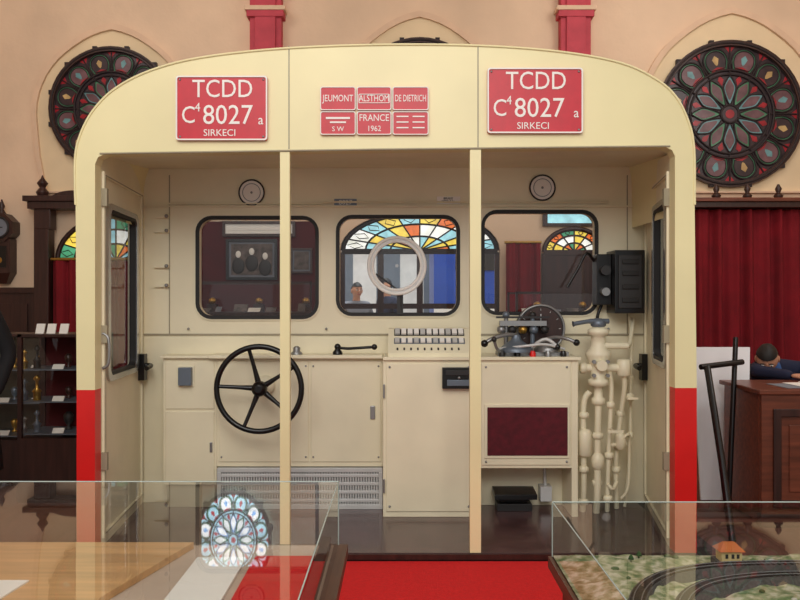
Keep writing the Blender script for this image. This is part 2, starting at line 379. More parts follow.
# wall clock
b=MB(); x=-4.43; b.box(x-.12,x+.12,WY-.16,WY-.002,1.72,2.1,dwood)
b.plate([(x+.17*math.cos(pi*k/4+pi/8),2.22+.17*math.sin(pi*k/4+pi/8)) for k in range(8)],[],WY-.18,WY-.002,dwood)
b.plate(circ(x,2.22,.10),[],WY-.186,WY-.181,greyc).box(x-.005,x+.005,WY-.19,WY-.187,2.22,2.3,black).box(x,x+.05,WY-.19,WY-.187,2.215,2.225,black)
b.ring((x,WY-.186,2.22),.115,.01,dark).box(x-.08,x+.08,WY-.165,WY-.161,1.78,2.02,black).cyl((x,WY-.17,1.86),(x,WY-.165,1.86),.035,gold)
b.lathe([(.05,0),(.02,.05),(.035,.08),(.005,.16)],(x,WY-.1,2.38),(0,0,1),dwood,12)
b.hexa([(x-.05,WY-.1,1.6),(x+.05,WY-.1,1.6),(x+.05,WY-.002,1.6),(x-.05,WY-.002,1.6)],[(x-.12,WY-.16,1.72),(x+.12,WY-.16,1.72),(x+.12,WY-.002,1.72),(x-.12,WY-.002,1.72)],dwood)
b.build('wall_clock')

# ------------------------------------------------------------------ outside
MB().box(-9,9,WY+.26,18,-.1,-.01,M('platform_paving',(168,160,150),.8)).build('station_platform')
b=MB(); bl=M('coach_blue',(36,76,170),.35)
b.box(.55,8,13,15,.9,3.3,bl); b.box(.55,8,12.99,13,1.2,1.32,white)
for k in range(7): b.box(.9+1*k,1.6+1*k,12.985,13,1.9,2.6,dark)
b.box(.6,8,13.1,14.9,.5,.9,dark)
for k in range(6):
    b.cyl((1.2+1.1*k,13.2,.44),(1.2+1.1*k,13.3,.44),.44,dark)
b.build('railway_coach',.01)
b=MB(); b.box(-8,8,17,17.3,-.01,6,M('station_wall',(216,212,206),.8)); 
for k in range(16): b.box(-7.5+1*k,-7.0+1*k,16.98,17,1,2.6,bluegrey)
b.box(-8,8,16.6,17,2.9,3.1,redp); b.build('station_building')

# ------------------------------------------------------------------ cab body
b=MB()
top=[(p.x,p.y) for p in smooth([(a,c,0) for a,c in [(-1.622,1.9),(-1.625,2.12),(-1.6,2.245),(-1.535,2.37),(-1.425,2.48),(-1.25,2.57),(-1.0,2.635),(-.6,2.68),(-.1,2.70),(.4,2.695),(.8,2.665),(1.1,2.61),(1.275,2.53),(1.375,2.445),(1.44,2.32),(1.47,2.18),(1.473,1.9)]],5)]
inner=[(1.375,.98),(1.375,2.14),(1.36,2.17),(1.33,2.184),(-.1,2.168),(-1.48,2.148),(-1.51,2.135),(-1.525,2.10),(-1.525,.97)]
b.plate([(-1.617,.97)]+top+[(1.484,.98)]+inner,[],4.0,4.08,cream)
b.box(-1.617,-1.525,4.0,4.08,.155,.97,redp).box(1.375,1.484,4.0,4.08,.155,.98,redp)
b.tube([(p[0],3.998,p[1]-.004) for p in top],.006,cream,seg=6)
for x in(-.555,.39): b.box(x-.003,x+.003,3.998,4.0,2.175,2.69,cream_d)
b.tube([(-1.5,3.998,2.152),(-.1,3.998,2.173),(1.35,3.998,2.189)],.005,cream_d,seg=6)
ins=[(p[0]*.985-.001,p[1]-.03) for p in top]
b.plate(top+ins[::-1],[],4.08,5.06,cream)
b.box(-.60,-.552,4.0,4.045,.155,2.165,cream).box(.35,.405,4.0,4.045,.155,2.172,cream)
b.box(-1.617,1.484,4.0,5.06,.02,.15,dark); b.box(-1.61,1.478,4.0,5.05,.15,.156,cabfloor)
b.box(-1.617,1.484,3.985,4.0,.125,.152,dwood)
b.box(-1.69,-1.617,4.1,5.06,.02,.156,dark).box(1.484,1.6,4.1,5.06,.02,.156,dark)
b.hexa([(-1.6,4.08,2.17),(1.46,4.08,2.185),(1.5,5.0,2.25),(-1.6,5.0,2.24)],[(-1.6,4.08,2.2),(1.46,4.08,2.2),(1.5,5.0,2.27),(-1.6,5.0,2.27)],cream_in)
wins=[(-1.275,-.506,1.301,1.945),(-.4,.375,1.32,1.951),(.506,1.2375,1.326,1.9825)]
holes=[rr(a+.02,c-.02,d+.02,e-.02,.08) for a,c,d,e in wins]
back=[(-1.64,.155)]+[(p[0],p[1]) for p in top]+[(1.56,1.9),(1.56,.155)]
b.plate(back,holes,5.0,5.06,cream_in)
for a,c,d,e in wins:
    b.plate(rr(a,c,d,e,.1),[rr(a+.022,c-.022,d+.022,e-.022,.078)],4.985,5.0,rubber)
    b.plate(rr(a-.010,c+.010,d-.010,e+.010,.11),[rr(a,c,d,e,.1)],4.990,5.0,cream_in)
    b.sheet(rr(a+.018,c-.018,d+.018,e-.018,.08),5.03,gwin)
b.box(-1.6,1.53,4.97,5.0,2.0,2.008,cream_in)
b.tube([(-1.45,4.985,2.02),(-.5,4.985,2.02),(-.45,4.985,2.03),(1.3,4.985,2.03)],.007,cream_in,seg=6)
b.box(-1.6,1.53,4.99,5.0,1.20,1.21,cream_d)
for x in(-1.44,1.42): b.box(x-.003,x+.003,4.995,5.0,1.21,2.2,cream_d)
c=(-.019,4.965,1.6325)
b.plate(circ(c[0],c[2],.183,48),[circ(c[0],c[2],.143,48)],4.955,4.985,grille)
b.ring((c[0],4.955,c[2]),.175,.010,white,n=48); b.ring((c[0],4.955,c[2]),.150,.008,white,n=48); b.cyl((c[0],4.96,c[2]),(c[0],4.985,c[2]),.010,steel)
b.sheet(circ(c[0],c[2],.147,32),4.974,gclear)
b.tube([(c[0]-.13,4.97,c[2]-.05),(c[0]+.02,4.97,c[2]-.16),(c[0]+.03,4.975,c[2]-.3)],.006,dark,seg=6)
b.box(-.02,.02,4.97,4.99,1.33,1.46,dark)
for x,z in((-.925,2.09),(.8875,2.12)):
    b.ring((x,4.984,z),.078,.005,dark,n=32); b.plate(circ(x,z,.074),[],4.984,4.999,white)
    b.ring((x,4.982,z),.055,.002,bluegrey,n=32,seg=5); b.ball((x,4.983,z),.008,steel,n=8,m=6)
b.box(-.41,-.27,4.985,5.0,2.005,2.05,bluegrey).text('8027',-.34,2.027,4.982,.03,white,1,.002)
b.box(.23,.375,4.985,5.0,2.02,2.065,white).text('BRAKE',.3,2.052,4.982,.014,black,1,.002).text('EMPTY-FULL',.3,2.034,4.982,.012,black,.9,.002)
for z in(1.93,1.84,1.62,1.5): b.box(-1.53,-1.44,4.975,5.0,z,z+.022,cream_in); b.ball((-1.45,4.965,z+.011),.012,steel)
for x in (-1.32,-.46,.44,1.3): b.ball((x,4.99,1.24),.008,steel)
def sidewall(sign,xa,xb,wy0,wy1,wz0,wz1):
    def xin(u): return xa+(xb-xa)*(u-4.08)/(5.0-4.08)
    mp=lambda a,bb,t: (xin(a)+sign*t,a,bb)
    hole=rr(wy0+.02,wy1-.02,wz0+.02,wz1-.02,.05)
    b.plate([(4.08,.155),(5.0,.155),(5.0,2.24),(4.08,2.17)],[hole],0,.05,cream_in,mp)
    b.plate([(4.08,.1),(5.05,.1),(5.05,.97),(4.08,.97)],[],.05,.056,redp,mp)
    b.plate(rr(wy0,wy1,wz0,wz1,.06),[rr(wy0+.05,wy1-.05,wz0+.03,wz1-.03,.045)],-.014,.0,chrome,mp)
    b.plate(rr(wy0+.04,wy1-.04,wz0+.025,wz1-.025,.045),[rr(wy0+.06,wy1-.06,wz0+.045,wz1-.045,.04)],-.008,.03,rubber,mp)
    b.sheet(rr(wy0+.02,wy1-.02,wz0+.02,wz1-.02,.04),.022,gdoor,mp)
    b.plate([(4.1,.2),(4.96,.2),(4.96,2.08),(4.1,2.08)],[[(4.125,.225),(4.935,.225),(4.935,2.055),(4.125,2.055)]],-.012,0,cream_in,mp)
    b.plate([(4.118,.215),(4.945,.215),(4.945,2.065),(4.118,2.065)],[[(4.124,.221),(4.939,.221),(4.939,2.059),(4.124,2.059)]],-.014,-.011,cream_d,mp)
    for z in(.55,1.2,1.9): b.box(*sorted((xin(4.1)-sign*.03,xin(4.1))),4.085,4.11,z,z+.09,cream_d)
    hy=4.9; hx=xin(hy)
    b.box(*sorted((hx-sign*.04,hx)),hy-.03,hy+.03,.93,1.09,black)
    b.tube(smooth([(hx-sign*.03,hy,1.02),(hx-sign*.07,hy-.0,1.02),(hx-sign*.08,hy-.05,1.015),(hx-sign*.08,hy-.11,1.01)],4),.014,black)
sidewall(-1,-1.525,-1.606,4.17,4.84,.99,1.93)
sidewall(1,1.375,1.53,4.14,4.62,1.06,1.955)
b.tube(smooth([(-1.52,4.09,1.25),(-1.49,4.09,1.22),(-1.49,4.09,1.1),(-1.52,4.09,1.07)],4),.008,steel)
b.build('train_cab')

# placards
def placard(name,x0,x1,z0,z1):
    b=MB(); y=3.982
    b.plate(rr(x0,x1,z0,z1,.012,3),[],y,y+.015,plate_red)
    b.plate(rr(x0,x1,z0,z1,.014,3),[rr(x0+.007,x1-.007,z0+.007,z1-.007,.01,3)],y-.006,y,white)
    cx=(x0+x1)/2; h=z1-z0
    b.text('TCDD',cx+.005,z1-.068,y,.090,white,.86,.006)
    b.text('C',x0+.062,z0+.122,y,.086,white,.85,.006); b.text('4',x0+.108,z0+.162,y,.044,white,.9,.006)
    b.text('8027',x0+.258,z0+.122,y,.098,white,.92,.006); b.text('a',x1-.033,z0+.1,y,.05,white,.9,.006)
    b.text('SIRKECI',cx-.01,z0+.036,y,.034,white,1.0,.005)
    for dx in(.02,-.02):
        for dz in(.018,-.018): b.ball(((x0 if dx>0 else x1)+dx,y,(z0 if dz>0 else z1)+dz),.006,steel,n=8,m=6)
    b.build(name)
placard('number_placard',-1.115,-.66,2.215,2.535)
placard('number_placard',.435,.91,2.25,2.575)
b=MB(); y=3.985
txt=[['JEUMONT','ALSTHOM','DE DIETRICH'],['S W','FRANCE\n1962','']]
xs=[-.4,-.218,-.04,.145]; zs=[2.485,2.362,2.24]
for r in range(2):
    for c_ in range(3):
        x0,x1=xs[c_]+.003,xs[c_+1]-.003; z1,z0=zs[r]-.003,zs[r+1]+.003
        b.plate(rr(x0,x1,z0,z1,.01,3),[],y,y+.013,plate_red)
        b.plate(rr(x0,x1,z0,z1,.01,3),[rr(x0+.004,x1-.004,z0+.004,z1-.004,.008,3)],y-.004,y,white)
        cx=(x0+x1)/2; cz=(z0+z1)/2
        if r==0: b.text(txt[r][c_],cx,cz,y,.034,white,(.72,.70,.56)[c_],.004)
        elif c_==0: b.text('S W',cx,cz-.03,y,.024,white,1,.004); b.box(cx-.06,cx+.06,y-.003,y,cz+.02,cz+.03,white); b.box(cx-.04,cx+.04,y-.003,y,cz,cz+.008,white)
        elif c_==1: b.text('FRANCE',cx,cz+.025,y,.034,white,.85,.004); b.text('1962',cx,cz-.028,y,.028,white,.9,.004)
        else:
            for k in range(3):
                b.box(cx-.07,cx-.01,y-.003,y,cz+.03-.028*k,cz+.036-.028*k,white); b.box(cx+.01,cx+.07,y-.003,y,cz+.03-.028*k,cz+.036-.028*k,white)
b.plate(rr(xs[1]+.012,xs[2]-.012,2.40,2.446,.004,2),[rr(xs[1]+.015,xs[2]-.015,2.403,2.443,.004,2)],y-.004,y,white)
b.build('builder_placard')

# ------------------------------------------------------------------ driver desk
F=.156
b=MB()
b.box(-1.436,-1.111,4.85,4.999,.30,1.068,cream_in); b.box(-1.42,-1.13,4.88,4.999,F,.30,cream_d)
b.box(-1.42,-1.125,4.842,4.85,.76,1.05,cream_in).box(-1.42,-1.125,4.842,4.85,.32,.745,cream_in)
b.box(-1.15,-1.135,4.83,4.842,.50,.56,steel)
b.box(-1.333,-1.254,4.80,4.842,.905,1.014,bluegrey).box(-1.345,-1.242,4.835,4.842,.895,1.024,cream_in)
b.box(-1.111,-.103,4.85,4.999,.41,1.068,cream_in)
b.box(-1.095,-.555,4.842,4.85,.44,1.05,cream_in).box(-.54,-.115,4.842,4.85,.44,1.05,cream_in)
b.box(-1.15,-.104,4.80,4.999,1.068,1.088,cream_in).box(-1.45,-1.15,4.82,4.999,1.068,1.082,cream_in)
for x in(-1.08,-.57,-.525,-.13):
    for z in(.47,1.02): b.ball((x,4.84,z),.006,steel,n=8,m=6)
b.box(-.18,-.15,4.83,4.842,.7,.78,steel)
b.build('driver_desk',.004)
b=MB()
b.box(-1.105,-.105,4.83,4.99,F,.185,grille).box(-1.105,-.105,4.83,4.99,.38,.405,grille).box(-1.105,-1.08,4.83,4.99,.185,.38,grille).box(-.13,-.105,4.83,4.99,.185,.38,grille)
b.box(-1.08,-.13,4.86,4.99,.185,.38,steel)
for k in range(60): b.box(-1.077+k*.0158,-1.067+k*.0158,4.835,4.862,.185,.38,grille)
for z in(.2,.25,.30,.35): b.box(-1.08,-.13,4.832,4.86,z,z+.018,grille)
b.build('cab_heater',.002)
b=MB()
b.box(-.099,.437,4.66,4.999,F,1.07,cream_in)
b.box(.437,.462,4.66,4.999,F,1.07,cream_in).box(1.0,1.037,4.66,4.999,F,1.07,cream_in)
b.box(.462,1.0,4.66,4.999,.44,1.07,cream_in).box(.462,1.0,4.93,4.999,F,.44,cream_in)
b.box(-.08,.415,4.652,4.66,.19,1.05,cream_in)
b.box(.475,.99,4.652,4.66,.46,1.05,cream_in)
b.box(-.099,1.05,4.64,4.999,1.07,1.088,cream_in)
b.box(.49,.985,4.645,4.652,.50,.815,cream_in).box(.507,.973,4.64,4.645,.517,.797,maroon_p)
for x in(-.06,.4,.5,.97):
    for z in(.22,1.03): b.ball((x,4.65,z if z>.5 or x<.45 else .48),.007,steel,n=8,m=6)
b.box(-.098,-.088,4.64,4.652,.3,.38,steel).box(-.098,-.088,4.64,4.652,.85,.93,steel)
b.box(.244,.43,4.61,4.652,.908,1.03,black).box(.262,.412,4.602,4.61,.985,1.015,dark).box(.27,.405,4.60,4.61,.925,.96,bluegrey).ball((.34,4.6,.972),.009,steel)
b.hexa([(.56,4.72,.24),(.81,4.72,.24),(.81,4.88,.255),(.56,4.88,.255)],[(.56,4.715,.272),(.81,4.715,.272),(.81,4.875,.287),(.56,4.875,.287)],black)
b.box(.58,.79,4.78,4.90,F,.20,dark).box(.6,.77,4.82,4.90,.2,.24,dark).box(.85,.92,4.84,4.93,.2,.29,grille)
b.cyl((.885,4.88,.29),(.885,4.9,.44),.01,grille)
b.build('equipment_cabinet',.004)
# handwheel
b=MB(); hc=Vector((-.814,4.62,.906)); R=.245
b.ring(hc,R,.0165,black,n=56,seg=12)
for k in range(5):
    a=pi/2+.25+2*pi*k/5; b.tube([hc+Vector((0,.03,0)),hc+Vector((.5*R*math.cos(a),.02,.5*R*math.sin(a))),hc+Vector((R*math.cos(a),0,R*math.sin(a)))],[.020,.012,.011],black,seg=10)
b.lathe([(.02,-.03),(.04,-.02),(.045,.01),(.04,.06),(.03,.08)],hc,(0,1,0),black)
b.cyl(hc+Vector((0,.06,0)),(hc.x,4.841,hc.z),.02,steel); b.lathe([(.06,0),(.06,.02),(.035,.03)],(hc.x,4.841,hc.z),(0,-1,0),cream_in)
b.tube([hc+Vector((.7*R,-.0,-.72*R)),hc+Vector((.7*R,-.05,-.72*R)),hc+Vector((.7*R,-.11,-.72*R))],[.010,.015,.013],black)
b.build('brake_handwheel')
b=MB(); b.lathe([(.03,0),(.03,.015),(.018,.03),(.012,.05)],(-.38,4.87,1.088),(0,0,1),black,16)
b.tube(smooth([(-.38,4.87,1.13),(-.32,4.86,1.125),(-.27,4.85,1.128),(-.17,4.84,1.135)],4),.009,black); b.ball((-.155,4.84,1.136),.018,black)
b.ball((-.38,4.87,1.135),.02,black); b.build('reverser_lever')
b=MB(); b.lathe([(.035,0),(.035,.01),(.022,.02),(.022,.04),(.012,.05)],(-.63,4.88,1.088),(0,0,1),steel,18).build('desk_knob')
# switch console
b=MB(); prof=[(4.68,1.088),(4.68,1.112),(4.84,1.245),(4.9,1.25),(4.9,1.088)]
b.add([(x,p[0],p[1]) for x in(-.07,.42) for p in prof],[(0,1,2,3,4),(9,8,7,6,5)]+[(i,(i+1)%5,5+(i+1)%5,5+i) for i in range(5)],cream_in)
def sl(x,t,o):
    n=Vector((0,-.133,.16)).normalized()
    return Vector((x,4.68+.16*t,1.112+.133*t))+n*o
def slbox(x0,x1,t0,t1,o0,o1,mat):
    b.hexa([sl(x0,t0,o0),sl(x1,t0,o0),sl(x1,t1,o0),sl(x0,t1,o0)],[sl(x0,t0,o1),sl(x1,t0,o1),sl(x1,t1,o1),sl(x0,t1,o1)],mat)
slbox(-.035,.385,.70,.97,0,.004,dark); slbox(-.035,.385,.36,.58,0,.004,bluegrey)
for k in range(11):
    slbox(-.03+.038*k,-.001+.038*k,.73,.94,.004,.016,white if k%4 else grille)
    slbox(-.03+.038*k,-.003+.038*k,.38,.56,.004,.014,white if k%3 else grille)
for k in range(10): slbox(-.02+.04*k,-.01+.04*k,.1,.18,0,.005,dark)
b.build('switch_console')
# round gauge
b=MB(); gx,gz=.86,1.245
b.lathe([(.145,0),(.150,.02),(.150,.05),(.138,.06)],(gx,4.95,gz),(0,-1,0),dark,36); b.ring((gx,4.888,gz),.143,.008,steel,n=40)
b.lathe([(.132,0),(.132,.003)],(gx,4.892,gz),(0,-1,0),dwood,32); b.box(gx-.003,gx+.003,4.882,4.888,gz,gz+.09,grille)
for k in range(9):
    a=math.radians(-30+30*k); b.cyl((gx+.11*math.cos(a),4.886,gz+.11*math.sin(a)),(gx+.122*math.cos(a),4.886,gz+.122*math.sin(a)),.002,grille,seg=6)
b.build('speed_gauge')
b=MB()
b.box(.58,1.0,4.74,4.87,1.088,1.112,steel); b.lathe([(.10,0),(.10,.02),(.085,.03),(.06,.05),(.03,.07),(.025,.1)],(.69,4.76,1.112),(0,0,1),bluegrey); 
b.lathe([(.075,0),(.075,.03),(.05,.05),(.02,.08)],(.88,4.78,1.112),(0,0,1),steel)
b.tube(smooth([(.69,4.76,1.21),(.64,4.73,1.215),(.56,4.7,1.2),(.50,4.69,1.17)],4),.012,steel); b.ball((.495,4.688,1.165),.022,black)
b.tube(smooth([(.88,4.78,1.19),(.93,4.74,1.2),(.99,4.70,1.19),(1.03,4.69,1.17)],4),.011,steel); b.ball((1.035,4.69,1.17),.02,black)
b.tube(smooth([(.78,4.76,1.11),(.80,4.72,1.16),(.86,4.70,1.19),(.92,4.70,1.15)],4),.010,grille); b.ball((.925,4.70,1.145),.018,black)
b.tube(smooth([(.62,4.72,1.10),(.57,4.68,1.13),(.55,4.66,1.18)],4),.009,steel); b.ball((.548,4.658,1.19),.016,dark)
b.box(.60,.88,4.80,4.85,1.265,1.295,steel).cyl((.64,4.83,1.11),(.64,4.83,1.33),.014,steel).cyl((.80,4.83,1.11),(.80,4.83,1.33),.014,bluegrey)
b.ball((.64,4.83,1.33),.022,bluegrey); b.ball((.80,4.83,1.33),.022,dark); b.box(.58,.90,4.81,4.84,1.31,1.322,dark)
for k in range(5): b.lathe([(.02,0),(.026,.01),(.026,.03),(.01,.04)],(.61+.065*k,4.82,1.225),(0,-.4,1),(steel,dark,gold,bluegrey,dark)[k],12)
b.tube(smooth([(.58,4.74,1.13),(.72,4.67,1.15),(.85,4.68,1.16),(.97,4.72,1.13)],4),.008,grille)
for k in range(5): b.lathe([(.018,0),(.018,.018),(.012,.034)],(.60+.09*k,4.70,1.088),(0,0,1),(dark,black,redp,steel,black)[k],12)
b.build('brake_controller')
# black control box on wall
b=MB(); b.box(1.29,1.47,4.80,4.999,1.34,1.72,black).box(1.31,1.45,4.79,4.80,1.37,1.69,dark)
b.box(1.20,1.29,4.88,4.999,1.39,1.70,black).cyl((1.245,4.88,1.6),(1.245,4.83,1.6),.03,dark).cyl((1.245,4.88,1.47),(1.245,4.83,1.47),.025,steel)
for z in(1.42,1.5,1.58,1.65): b.box(1.33,1.43,4.78,4.79,z-.015,z+.015,rubber)
b.tube(smooth([(1.20,4.95,1.66),(1.15,4.93,1.71),(1.10,4.93,1.62),(1.03,4.93,1.5)],5),.009,black)
b.tube(smooth([(1.25,4.95,1.40),(1.22,4.95,1.3),(1.25,4.95,1.2),(1.24,4.97,1.1)],5),.010,black)
b.build('control_box',.004)
# brake valve and pipes
b=MB(); vx,vy=1.17,4.72
b.lathe([(.022,.0),(.04,.01),(.04,.04),(.026,.05),(.024,.11),(.06,.12),(.06,.15),(.042,.16),(.05,.24),(.074,.29),(.074,.31),(.048,.34),(.04,.41),(.062,.42),(.062,.445),(.03,.46)],(vx,vy,.80),(0,0,1),cream_in)
b.lathe([(.036,0),(.046,.01),(.040,.035),(.02,.05)],(vx,vy,1.262),(0,0,1),bluegrey); b.tube(smooth([(vx+.06,vy,1.295),(vx-.05,vy-.02,1.295),(vx-.10,vy-.04,1.29),(vx-.16,vy-.05,1.28)],4),[.016]*5+[.013]*7+[.018],bluegrey)
b.cyl((vx,vy-.02,1.15),(vx+.17,vy,1.15),.02,cream_in); b.cyl((vx-.1,vy,1.02),(vx+.16,vy,1.02),.024,cream_in); b.cyl((vx,vy-.09,1.04),(vx,vy,1.04),.032,cream_in)
b.lathe([(.03,-.05),(.042,-.04),(.042,.04),(.03,.05)],(vx+.15,vy,1.02),(0,0,1),cream_in,10); b.lathe([(.02,-.02),(.034,-.015),(.034,.015),(.02,.02)],(vx-.09,vy,1.02),(1,0,0),cream_in,8)
for zz in(.98,1.06): b.cyl((vx+.04,vy-.07,zz),(vx+.04,vy-.05,zz),.012,steel,seg=6); b.cyl((vx-.04,vy-.07,zz),(vx-.04,vy-.05,zz),.012,steel,seg=6)
pp=[[(1.12,4.72,.88),(1.085,4.73,.8),(1.085,4.73,.5),(1.09,4.75,.3),(1.09,4.78,.16)],
    [(1.17,4.72,.80),(1.165,4.72,.55),(1.165,4.72,.3),(1.165,4.75,.16)],
    [(1.235,4.72,1.0),(1.25,4.73,.9),(1.245,4.74,.7),(1.235,4.74,.5),(1.235,4.77,.16)],
    [(1.32,4.72,.98),(1.33,4.74,.9),(1.32,4.8,.7),(1.30,4.82,.45),(1.31,4.84,.16)],
    [(1.42,4.95,1.32),(1.42,4.9,1.15),(1.395,4.84,1.0),(1.40,4.86,.7),(1.40,4.88,.45),(1.37,4.88,.16)],
    [(1.34,4.72,1.15),(1.37,4.78,1.15),(1.40,4.85,1.2),(1.44,4.95,1.3)],
    [(1.32,4.74,.6),(1.36,4.76,.62),(1.375,4.8,.55),(1.375,4.82,.3),(1.34,4.84,.22)]]
for i,p in enumerate(pp): b.tube(smooth(p,6),(.018,.020,.014,.015,.010,.013,.009)[i],cream_in,seg=12)
def flange(x,y,z,r=.042,h=.02): b.lathe([(r*.75,-h/2-.008),(r,-h/2),(r,h/2),(r*.75,h/2+.008)],(x,y,z),(0,0,1),cream_in,6)
for x,y,z,r in((1.085,4.73,.74,.034),(1.085,4.73,.42,.032),(1.09,4.77,.22,.036),(1.165,4.72,.62,.036),(1.165,4.73,.34,.032),(1.245,4.735,.8,.028),(1.237,4.74,.50,.03),(1.235,4.76,.24,.032),(1.32,4.8,.74,.028),(1.30,4.82,.40,.030),(1.40,4.86,.6,.02),(1.395,4.85,.95,.02)): flange(x,y,z,r)
b.lathe([(.018,-.05),(.034,-.03),(.038,0),(.034,.03),(.018,.05)],(1.165,4.715,.47),(0,0,1),cream_in,16)
b.lathe([(.03,-.08),(.04,-.07),(.04,.06),(.03,.075),(.012,.08)],(1.09,4.72,.58),(0,0,1),cream_in,18)
b.cyl((1.237,4.70,.66),(1.237,4.62,.66),.008,cream_in); b.box(1.20,1.29,4.612,4.622,.652,.668,cream_in)
b.lathe([(.015,-.05),(.032,-.03),(.034,.0),(.028,.04),(.012,.05)],(1.31,4.76,.58),(0,0,1),cream_in,14); b.cyl((1.235,4.74,.56),(1.35,4.78,.56),.012,cream_in)
b.tube(smooth([(1.30,4.80,.33),(1.26,4.74,.3),(1.23,4.74,.33)],4),.011,cream_in)
b.lathe([(.025,0),(.028,.02),(.012,.03),(.010,.07)],(1.37,4.78,.84),(0,-1,0),cream_in,12); b.box(1.34,1.40,4.705,4.712,.833,.847,cream_in)
b.build('brake_valve_piping')

# ------------------------------------------------------------------ carpet platform
b=MB(); b.box(-.9,.95,2.72,3.98,.001,.11,dwood); b.box(-.87,.92,2.73,3.975,.11,.122,redcarpet); b.build('carpeted_platform')

# ------------------------------------------------------------------ display cases
gedge=M('glass_edge',(170,184,178),.2)
def glassbox(b,x0,x1,y0,y1,z0,z1,edge):
    g=gclear
    b.quad((x0,y0,z1),(x1,y0,z1),(x1,y1,z1),(x0,y1,z1),gtop)
    b.quad((x0,y0,z0),(x0,y1,z0),(x0,y1,z1),(x0,y0,z1),g); b.quad((x1,y0,z0),(x1,y1,z0),(x1,y1,z1),(x1,y0,z1),g)
    b.quad((x0,y1,z0),(x1,y1,z0),(x1,y1,z1),(x0,y1,z1),g)
    e=.002
    for x in(x0,x1):
        b.cyl((x,y0,z1),(x,y1,z1),e,edge,seg=6); b.cyl((x,y1,z0),(x,y1,z1),e,edge,seg=6)
    b.cyl((x0,y1,z1),(x1,y1,z1),e,edge,seg=6)
b=MB()
b.box(-2.5,-.17,.9,2.62,.585,.62,brown); b.box(-2.46,-.2,.95,2.58,.05,.585,brown)
b.box(-2.42,-.24,1.0,2.54,0,.05,dark)
b.box(-2.44,-.215,.96,2.595,.62,.624,M('case_lining',(190,170,152),.8,var=.1))
b.plate([(-2.3,1.2),(-.82,1.2),(-.78,2.09),(-.66,2.56),(-2.3,2.56)],[],.625,.645,twood,topmap)
b.plate([(-2.2,1.4),(-1.1,1.4),(-1.02,2.2),(-2.2,2.2)],[],.6455,.65,paper,topmap)
b.plate([(-.62,1.5),(-.47,1.5),(-.47,2.45),(-.62,2.45)],[],.625,.633,paper,topmap)
b.plate([(-.44,1.3),(-.27,1.3),(-.26,2.44),(-.44,2.44)],[],.625,.64,redcarpet,topmap)
b.hexa([(-.25,1.3,.625),(-.222,1.3,.625),(-.222,2.57,.625),(-.25,2.57,.625)],[(-.25,1.3,.66),(-.222,1.3,.66),(-.222,2.57,.66),(-.25,2.57,.66)],dwood)
glassbox(b,-2.46,-.2,.95,2.6,.624,.83,gedge)
b.build('display_case')
# model railway case
b=MB()
b.box(.4625,2.6,.9,2.5,.585,.62,brown); b.box(.5,2.56,.95,2.46,.05,.585,brown); b.box(.54,2.52,1.0,2.42,0,.05,dark)
terr=M('model_terrain',(128,136,92),.9,var=.2,scale=34,bump=.5,bscale=90)
nt=terr.node_tree; r=[x for x in nt.nodes if x.type=='VALTORGB'][0]
r.color_ramp.elements[0].color=lin((104,124,78)); r.color_ramp.elements[0].position=.36; r.color_ramp.elements[1].color=lin((204,198,172)); r.color_ramp.elements[1].position=.64
e=r.color_ramp.elements.new(.5); e.color=lin((160,162,122))
def tz(x,y):
    ed=min(1,(x-.48)/.1,(2.49-y)/.06); return .625+max(0,ed)*(.016+.024*noise.noise(Vector((x*4,y*4,0)))+.012*noise.noise(Vector((x*18,y*18,1))))
nx,ny=130,100; vs=[(.475+2.1*i/nx,.95+1.54*j/ny,tz(.475+2.1*i/nx,.95+1.54*j/ny)) for j in range(ny+1) for i in range(nx+1)]
b.add(vs,[(j*(nx+1)+i,j*(nx+1)+i+1,(j+1)*(nx+1)+i+1,(j+1)*(nx+1)+i) for j in range(ny) for i in range(nx)],terr,True)
b.plate([(.475,.95),(2.575,.95),(2.575,2.49),(.475,2.49)],[],.62,.6245,brown,topmap)
ballast=M('ballast',(84,80,76),.9,var=.3,scale=120); sleeper=M('sleeper',(46,36,30),.8); stone=M('model_stone',(206,202,190),.9,var=.2,scale=60)
tr=smooth([(.56,1.5,0),(.56,1.8,0),(.6,2.02,0),(.70,2.18,0),(.86,2.27,0),(1.1,2.30,0),(1.6,2.30,0),(2.1,2.28,0),(2.4,2.1,0),(2.45,1.5,0)],10)
tr2=smooth([(.66,1.5,0),(.66,1.8,0),(.70,1.98,0),(.79,2.11,0),(.92,2.18,0),(1.12,2.21,0),(1.6,2.2,0),(2.1,2.15,0),(2.3,1.5,0)],10)
for T in(tr,tr2):
    n=len(T); N=[]
    for i in range(n):
        d=(T[min(i+1,n-1)]-T[max(i-1,0)]).normalized(); N.append(Vector((-d.y,d.x,0)))
    z=.668
    vs=[]
    for i in range(n):
        for o,zz in((-.034,.63),(-.022,z-.004),(.022,z-.004),(.034,.63)): p=T[i]+N[i]*o; vs.append((p.x,p.y,zz))
    b.add(vs,[(i*4+k,i*4+k+1,(i+1)*4+k+1,(i+1)*4+k) for i in range(n-1) for k in range(3)],ballast)
    for i in range(0,n):
        for f in(0,.5):
            if i+1>=n: continue
            p=T[i].lerp(T[i+1],f); d=Vector((N[i].y,-N[i].x,0)); q=N[i]*.018; w=d*.003
            b.hexa([(p+q+w).to_tuple()[:2]+(z-.003,),(p+q-w).to_tuple()[:2]+(z-.003,),(p-q-w).to_tuple()[:2]+(z-.003,),(p-q+w).to_tuple()[:2]+(z-.003,)],[(p+q+w).to_tuple()[:2]+(z-.001,),(p+q-w).to_tuple()[:2]+(z-.001,),(p-q-w).to_tuple()[:2]+(z-.001,),(p-q+w).to_tuple()[:2]+(z-.001,)],sleeper)
    for o in(-.01,.01): b.tube([(T[i]+N[i]*o)+Vector((0,0,z)) for i in range(n)],.0016,steel,seg=5)
